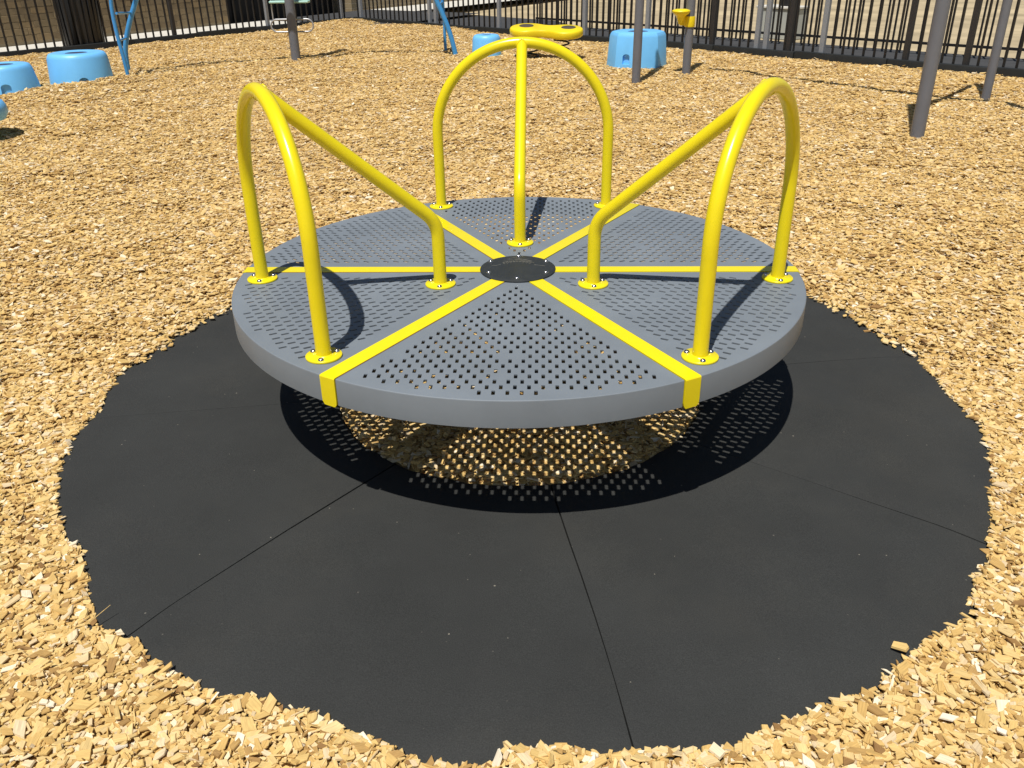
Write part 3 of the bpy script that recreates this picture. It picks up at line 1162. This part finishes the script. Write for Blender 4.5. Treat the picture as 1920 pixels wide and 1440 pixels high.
def hub_z(x, y):
    r = math.hypot(x, y)
    return float(np.interp(r, [0, 0.04, 0.08, 0.108, 0.1225], [0.0135, 0.0130, 0.0112, 0.0090, 0.0070]))


def stroke(bm, pts, w):
    pts = [(x, y, hub_z(x, y)+0.0001) for x, y in pts]
    bm_tube(bm, pts, w, 6)


bm = bmesh.new()
# an arched line, a cursive word and flourishes, worn almost away
stroke(bm, [(0.060*math.cos(a)-0.004, 0.020+0.052*math.sin(a)) for a in np.linspace(0.6, PI-0.6, 16)], 0.0007)
stroke(bm, [(-0.034+0.068*t, 0.079+0.010*math.sin(6*t)) for t in np.linspace(0, 1, 18)], 0.0009)
rr = random.Random(5)
word = []
for t in np.linspace(0, 1, 90):
    word.append((-0.052+0.100*t+0.006*math.sin(t*58), 0.030+0.016*math.sin(t*PI)+0.011*math.cos(t*58)*(0.55+0.45*math.sin(t*9))))
stroke(bm, word, 0.0009)
stroke(bm, [(-0.088+0.03*t, 0.008+0.006*t+0.003*math.sin(t*9)) for t in np.linspace(0, 1, 10)], 0.0008)
stroke(bm, [(0.055+0.036*t, 0.014-0.008*t) for t in np.linspace(0, 1, 6)], 0.0008)
stroke(bm, [(-0.01+0.055*t, 0.062-0.012*t+0.004*math.sin(t*8)) for t in np.linspace(0, 1, 10)], 0.0008)
obj('hub_engraving', bm, M_engrave, hub)

# pedestal below
bm = bmesh.new()
bm_lathe(bm, [(0.0, 0.0), (0.13, 0.0), (0.13, 0.012), (0.075, 0.016), (0.068, 0.03), (0.068, ZT-0.10), (0.10, ZT-0.095), (0.10, ZT-0.007), (0.0, ZT-0.007)], 36)
obj('pedestal', bm, M_frame, mgr, (0, 0, -0.03), smooth=40)

# ================================================================== STEPPING PODS
def pod(px, py, r_top, r_bot, h, label, facets=0, notch=None, recess=True, dz=0.0, rz=0.0, tilt=(0, 0)):
    w = at(px, py)
    n = 64
    root = tag(empty('stepping_pod', (w.x, w.y, dz), rz), label, 'stepping pod', 'blue stepping pods')
    root.rotation_euler = (tilt[0], tilt[1], rz)

    def rr_(a):
        if not facets: return 1.0
        s = 2*PI/facets
        b = (a % s)-s/2
        poly = math.cos(s/2)/math.cos(b)
        return 0.45+0.55*poly if facets > 9 else 0.25+0.75*poly*1.05
    bev = 0.035
    prof = [(r_bot, -0.15), (r_bot, 0.0), (r_top+0.012, h-bev*1.5), (r_top+0.002, h-bev*0.8), (r_top-bev*0.35, h-bev*0.22), (r_top-bev, h)]
    if recess:
        rc = r_top*0.40
        prof += [(rc+0.012, h-0.002), (rc, h-0.010), (rc-0.012, h-0.13), (0.0, h-0.135)]
        bm = bmesh.new()
        bm_lathe(bm, [(0.0, h-0.006), (rc*0.97, h-0.006), (rc*0.97, h-0.02), (0.0, h-0.02)], 40)
        obj('plug', bm, M_plug, root)
    else:
        prof += [(0, h+0.002)]
    bm = bmesh.new()
    rings = []
    for r, z in prof[:-1]:
        rings.append([bm.verts.new((r*math.cos(2*PI*i/n)*(rr_(2*PI*i/n) if r > r_top*0.6 else 1), r*math.sin(2*PI*i/n)*(rr_(2*PI*i/n) if r > r_top*0.6 else 1), z)) for i in range(n)])
    for A, B in zip(rings[:-1], rings[1:]):
        for i in range(n): bm.faces.new((A[i], A[(i+1) % n], B[(i+1) % n], B[i]))
    c = bm.verts.new((0, 0, prof[-1][1]))
    for i in range(n): bm.faces.new((rings[-1][i], rings[-1][(i+1) % n], c))
    bm.faces.new(rings[0][::-1])
    body = obj('body', bm, M_blue_pod, root, smooth=26 if facets else 50)
    if notch:
        # arched pocket near the foot
        na, nw, nz0, nz1 = notch
        cb = bmesh.new()
        pts = [(-nw, nz0), (nw, nz0), (nw, nz1-nw*0.7)]+[(nw*math.cos(t), nz1-nw*0.7+nw*0.7*math.sin(t)) for t in np.linspace(0.3, PI-0.3, 7)]+[(-nw, nz1-nw*0.7)]
        f0 = [cb.verts.new((r_bot*0.86, x, z)) for x, z in pts]
        f1 = [cb.verts.new((r_bot*1.3, x, z)) for x, z in pts]
        cb.faces.new(f0[::-1])
        cb.faces.new(f1)
        for i in range(len(pts)): cb.faces.new((f0[i], f0[(i+1) % len(pts)], f1[(i+1) % len(pts)], f1[i]))
        bmesh.ops.transform(cb, matrix=Matrix.Rotation(na-rz, 4, 'Z'), verts=cb.verts[:])
        cme = mesh('cutter', cb, M_blue_pod)
        co = bpy.data.objects.new('cutter', cme)
        COL.objects.link(co)
        co.parent = root
        md = body.modifiers.new('notch', 'BOOLEAN')
        md.object = co
        md.operation = 'DIFFERENCE'
        md.solver = 'EXACT'
        dg = bpy.context.evaluated_depsgraph_get()
        dg.update()
        me2 = bpy.data.meshes.new_from_object(body.evaluated_get(dg))
        body.modifiers.clear()
        body.data = me2
        bpy.data.objects.remove(co)
    return root


pod(20, 176, 0.265, 0.325, 0.31, 'blue pod step at the left edge with an arched notch in its foot', notch=(R(-66), 0.05, -0.1, 0.135))
pod(157, 160, 0.305, 0.345, 0.36, 'larger blue pod step to the right of the notched one by the blue ladder', notch=(R(-62), 0.05, -0.1, 0.12))
pod(913, 108, 0.175, 0.205, 0.295, 'small round blue pod step seen behind the rear yellow arch')
pod(1193, 126, 0.315, 0.355, 0.42, 'tall faceted blue pod step with a pocket standing behind a grey post', facets=8, notch=(R(-120), 0.045, 0.07, 0.185), rz=R(-53))
# raised blue step cut by the left edge of the picture
w = at_y(-62, 210, 4.55)
rs = tag(empty('raised_step', (w.x, w.y, 0)), 'blue rounded raised step cut off by the left picture edge', 'step')
bm = bmesh.new()
bm_lathe(bm, [(0.0, w.z+0.085), (0.24, w.z+0.085), (0.275, w.z+0.07), (0.295, w.z+0.03), (0.298, w.z-0.02), (0.27, w.z-0.07), (0.0, w.z-0.07)], 48)
obj('tread', bm, M_blue_pod, rs, smooth=50)
bm = bmesh.new()
bm_tube(bm, [(0, 0, -0.1), (0, 0, w.z-0.06)], 0.045, 20)
obj('stem', bm, M_post, rs, smooth=50)

# ================================================================== SPRING PLATFORM
w = at(1024, 112)
sp = tag(empty('spring_platform', (w.x, w.y, 0), R(-16)), 'yellow peanut-shaped balance board on two black coil springs', 'balance board')
bm = bmesh.new()
n = 72
zb0 = 0.305
prof = [(0.86, 0.0), (0.95, 0.010), (0.985, 0.026), (1.0, 0.050), (0.985, 0.074), (0.94, 0.092), (0.86, 0.100)]
rings = []
for s, z in prof:
    ring = []
    for i in range(n):
        a = 2*PI*i/n
        x = 0.490*math.cos(a)
        wy = math.sqrt(max(0.235**2-(abs(x)-0.255)**2, 0)) if abs(x) > 0.255 else 0.235*(1-0.34*math.cos(x/0.255*PI/2)**2)
        y = math.copysign(wy, math.sin(a))
        k = (1-s)*0.30
        ring.append(bm.verts.new((x*(1-k*0.9), y*(1-k*1.6), z*0.92)))
    rings.append(ring)
for A, B in zip(rings[:-1], rings[1:]):
    for i in range(n): bm.faces.new((A[i], A[(i+1) % n], B[(i+1) % n], B[i]))
bm.faces.new(rings[0][::-1])
bm.faces.new(rings[-1])
board = obj('board', bm, M_yellow_pl, sp, (0, 0, zb0), (R(7.5), R(1.5), 0), smooth=40)
for sx in (-0.29, 0.29):
    bm = bmesh.new()
    bm_lathe(bm, [(0.0, 0.006), (0.085, 0.006), (0.092, 0.002), (0.092, -0.004)], 28)
    o = obj('grip_pad', bm, M_grip, board, (sx*0.98, 0.06, 0.093), smooth=50)
    o.scale = (1.05, 0.95, 1.0)
    bm = bmesh.new()
    bm_tube(bm, [(0.098*math.cos(t), 0.098*math.sin(t), -0.04+0.345*t/(2*PI*4.2)) for t in np.linspace(0, 2*PI*4.2, 130)], 0.0115, 10)
    obj('spring', bm, M_spring, sp, (sx*0.72, 0, 0), smooth=60)
    bm = bmesh.new()
    bm_lathe(bm, [(0.0, 0.0), (0.085, 0.0), (0.085, -0.012), (0.0, -0.012)], 24)
    obj('spring_plate', bm, M_spring, sp, (sx*0.72, 0, zb0-0.001), smooth=40)
bm = bmesh.new()
bm_box(bm, -0.33, 0.33, -0.09, 0.09, -0.08, 0.012)
obj('base_plate', bm, M_spring, sp)

# ================================================================== POSTS
def post(px, py, rad_, h, label, cat='post'):
    w = at(px, py)
    t = tag(empty('play_post', (w.x, w.y, 0)), label, cat, 'grey play posts')
    bm = bmesh.new()
    bm_lathe(bm, [(rad_, -0.3), (rad_, h)], 32)
    obj('shaft', bm, M_post, t, smooth=60)
    bm = bmesh.new()
    bm_lathe(bm, [(rad_+0.004, h-0.03), (rad_+0.004, h), (rad_*0.8, h+0.02), (0.0, h+0.03)], 32)
    obj('cap', bm, M_post, t, smooth=60)
    return t, w


post(556, 116, 0.062, 2.7, 'grey steel post with the oblong steel ring behind it, left of the rear arch')
post(1192, 157, 0.047, 2.8, 'grey steel post in front of the faceted blue pod')
tB, wB = post(1286, 141, 0.048, 2.05, 'grey steel post carrying a small yellow cup step')
post(1718, 260, 0.052, 3.4, 'tall leaning-looking grey post nearest the camera, front right')
post(1847, 187, 0.041, 1.85, 'slim grey steel post by the right fence, at far right')
# yellow cup step clamped to its post
cs = tag(empty('cup_step', (wB.x, wB.y, 0.575)), 'small yellow cup step clamped round a grey post', 'cup step')
bm = bmesh.new()
bm_lathe(bm, [(0.0485, -0.055), (0.056, -0.055), (0.058, -0.045), (0.058, 0.045), (0.056, 0.055), (0.0485, 0.055)], 32, True)
obj('clamp', bm, M_yellow_pl, cs, smooth=40)
bm = bmesh.new()
bm_lathe(bm, [(0.0, -0.085), (0.022, -0.085), (0.032, -0.06), (0.060, 0.005), (0.088, 0.022), (0.100, 0.036), (0.101, 0.050), (0.092, 0.062), (0.06, 0.070), (0.0, 0.073)], 32)
obj('cup', bm, M_yellow_pl, cs, (-0.112, -0.03, 0.062), smooth=40)
bm = bmesh.new()
bm_box(bm, -0.115, -0.05, -0.022, 0.002, -0.04, 0.04)
obj('bracket', bm, M_yellow_pl, cs)

# ================================================================== OBLONG RING AND PALE STEP NEAR THE LEFT POST
w = at(556, 116)
yr = w.y+0.16
c = at_y(548, 48, yr)
ring = tag(empty('hanging_ring', (c.x, c.y, c.z)), 'oblong grey steel ring hanging low behind the left grey post', 'ring')
bm = bmesh.new()
L2, rr_ = 0.205, 0.078
loop = [(L2+rr_*math.cos(a), 0, rr_*math.sin(a)) for a in np.linspace(-PI/2, PI/2, 14)]+[(-L2+rr_*math.cos(a), 0, rr_*math.sin(a)) for a in np.linspace(PI/2, 1.5*PI, 14)]
rings = bm_tube(bm, loop+[loop[0]], 0.011, 10, False)
obj('loop', bm, M_metal, ring, smooth=60)
hx = at_y(506, 10, yr).x-c.x
bm = bmesh.new()
bm_tube(bm, [(-L2-0.04, 0, rr_*0.85), (-L2-0.05, 0, 1.9)], 0.0095, 8)
obj('hanger', bm, M_metal, ring, smooth=60)
bm = bmesh.new()
bm_tube(bm, [(L2, 0.012, 0.35), (L2, 0.012, 1.9)], 0.0095, 8)
obj('hanger', bm, M_metal, ring, smooth=60)
bm = bm_bevel_box(0.52, 0.16, 0.03, 0.010)
obj('pale_step', bm, M_pale, ring, (0, 0.012, at_y(540, 3, yr).z-c.z-0.018))

# ================================================================== BLUE LADDER (left) AND BLUE ARC (middle)
lad = tag(empty('blue_ladder', at(242, 149)), 'curved blue tubular ladder beside the left pods', 'ladder')
o0 = Vector(lad.location)
f_pts = [(243, 156), (241.5, 148), (232, 110), (221, 70), (212, 30), (208, 0), (206, -60), (212, -140)]
b_pts = [(243, 142), (241, 134), (236, 104), (236, 80), (243, 42), (255, 0), (272, -60), (300, -140)]
fp = smooth_path([at_y(x, y, o0.y) for x, y in f_pts], 8)
bp = smooth_path([at_y(x, y, o0.y+0.70) for x, y in b_pts], 8)
for pth, r_ in ((fp, 0.022), (bp, 0.030)):
    bm = bmesh.new()
    bm_tube(bm, [p-o0 for p in pth], r_, 16)
    obj('side_rail', bm, M_blue_tube, lad, smooth=60)
for ya, yb in (((218, 25), (245, 24)), ((222, 77), (237, 71)), ((208, -50), (268, -52)), ((208, -100), (284, -100))):
    bm = bmesh.new()
    bm_tube(bm, [at_y(*ya, o0.y)-o0, at_y(*yb, o0.y+0.70)-o0], 0.014, 12)
    obj('rung', bm, M_blue_tube, lad, smooth=60)
arcb = tag(empty('blue_arc_climber', at(855, 107)), 'curved blue tubular climber leg left of the rear arch', 'climber')
o0 = Vector(arcb.location)
for pts, yy, r_ in (([(857, 116), (855, 106), (848, 78), (840, 52), (829, 25), (816, -6), (800, -60), (785, -120)], o0.y, 0.033),
                    ([(837, 106), (836, 98), (834, 70), (833, 40), (830, 10), (822, -40), (806, -110)], o0.y+0.55, 0.022)):
    bm = bmesh.new()
    bm_tube(bm, [p-o0 for p in smooth_path([at_y(x, y, yy) for x, y in pts], 8)], r_, 16)
    obj('side_rail', bm, M_blue_tube, arcb, smooth=60)
bm = bmesh.new()
bm_tube(bm, [at_y(840, 52, o0.y)-o0, at_y(833, 42, o0.y+0.55)-o0], 0.014, 12)
obj('rung', bm, M_blue_tube, arcb, smooth=60)
bm = bmesh.new()
bm_tube(bm, [at_y(822, 10, o0.y)-o0, at_y(829, 4, o0.y+0.55)-o0], 0.014, 12)
obj('rung', bm, M_blue_tube, arcb, smooth=60)


# overhead rails above the picture; only their thin shadows are seen
def overhead(pts, h, r_, label):
    P_ = []
    for k, q in enumerate(pts):
        g = at(q[0], q[1])
        hh = h if not hasattr(h, '__len__') else h[k]
        P_.append(Vector((g.x-LX*hh, g.y-LY*hh, hh)))
    t = tag(empty('overhead_rail', P_[0]), label, 'rail')
    bm = bmesh.new()
    bm_tube(bm, [p-P_[0] for p in smooth_path(P_, 8)], r_, 10)
    obj('tube', bm, M_blue_tube, t, smooth=60)


overhead([(268, 140), (300, 132), (350, 123), (420, 118), (480, 116), (520, 114), (600, 112), (660, 101), (740, 98), (834, 100)], 1.7, 0.042, 'thin overhead rail from the blue ladder to the blue climber, above the frame')
overhead([(1325, 132), (1395, 137), (1430, 143), (1500, 154), (1560, 160), (1640, 172), (1720, 181), (1830, 191), (1870, 192), (1930, 206)], 1.55, 0.043, 'thin overhead rail running towards the right fence, above the frame')
overhead([(1728, 207), (1780, 183), (1817, 166)], [3.35, 2.6, 1.86], 0.03, 'slanting tube between the two right-hand posts, above the frame')

# ================================================================== BIN AND UTILITY CABINET
g = at(190, 81, 0.1)
c = Vector((g.x, g.y, 0))+nL*0.46
can = tag(empty('litter_bin', (c.x, c.y, 0.037)), 'black ribbed litter bin behind the left fence', 'bin')
bm = bmesh.new()
bm_lathe(bm, [(0.0, 0.0), (0.27, 0.0), (0.30, 0.85), (0.0, 0.85)], 40)
obj('liner', bm, M_can, can, smooth=50)
bm = bm_bevel_box(0.055, 0.012, 0.86, 0.004, 1)
ME_slat = mesh('slat', bm, M_can, 40)
for k in range(24):
    a = 2*PI*k/24
    link('slat', ME_slat, can, (0.287*math.cos(a), 0.287*math.sin(a), 0.0), (-0.035, 0, a-PI/2))
bm = bmesh.new()
bm_lathe(bm, [(0.30, 0.86), (0.335, 0.86), (0.335, 0.90), (0.24, 0.94), (0.20, 0.94), (0.20, 0.90)], 40, True)
obj('rim', bm, M_can, can, smooth=40)

g0, g1 = at(1416, 57), at(1484, 62)
mid = (g0+g1)/2
ub = tag(empty('utility_cabinet', (mid.x, mid.y, -0.12), math.atan2(g1.y-g0.y, g1.x-g0.x)), 'pale grey utility cabinet on the dry lawn beyond the fence', 'cabinet')
wdt = (g1-g0).length
bm = bmesh.new()
bm_box(bm, -wdt/2, wdt/2, 0, 0.4, 0, 0.47)
bmesh.ops.bevel(bm, geom=bm.edges[:], offset=0.012, segments=2, affect='EDGES')
obj('body', bm, M_box, ub, smooth=40)
bm = bmesh.new()
bm_box(bm, -wdt/2-0.02, wdt/2+0.02, -0.02, 0.42, 0.472, 0.51)
bmesh.ops.bevel(bm, geom=bm.edges[:], offset=0.008, segments=1, affect='EDGES')
obj('lid', bm, M_concrete, ub)
bm = bmesh.new()
bm_box(bm, 0.02, 0.15, 0.1, 0.24, 0.512, 0.66)
bmesh.ops.bevel(bm, geom=bm.edges[:], offset=0.008, segments=1, affect='EDGES')
obj('meter', bm, M_dark, ub)
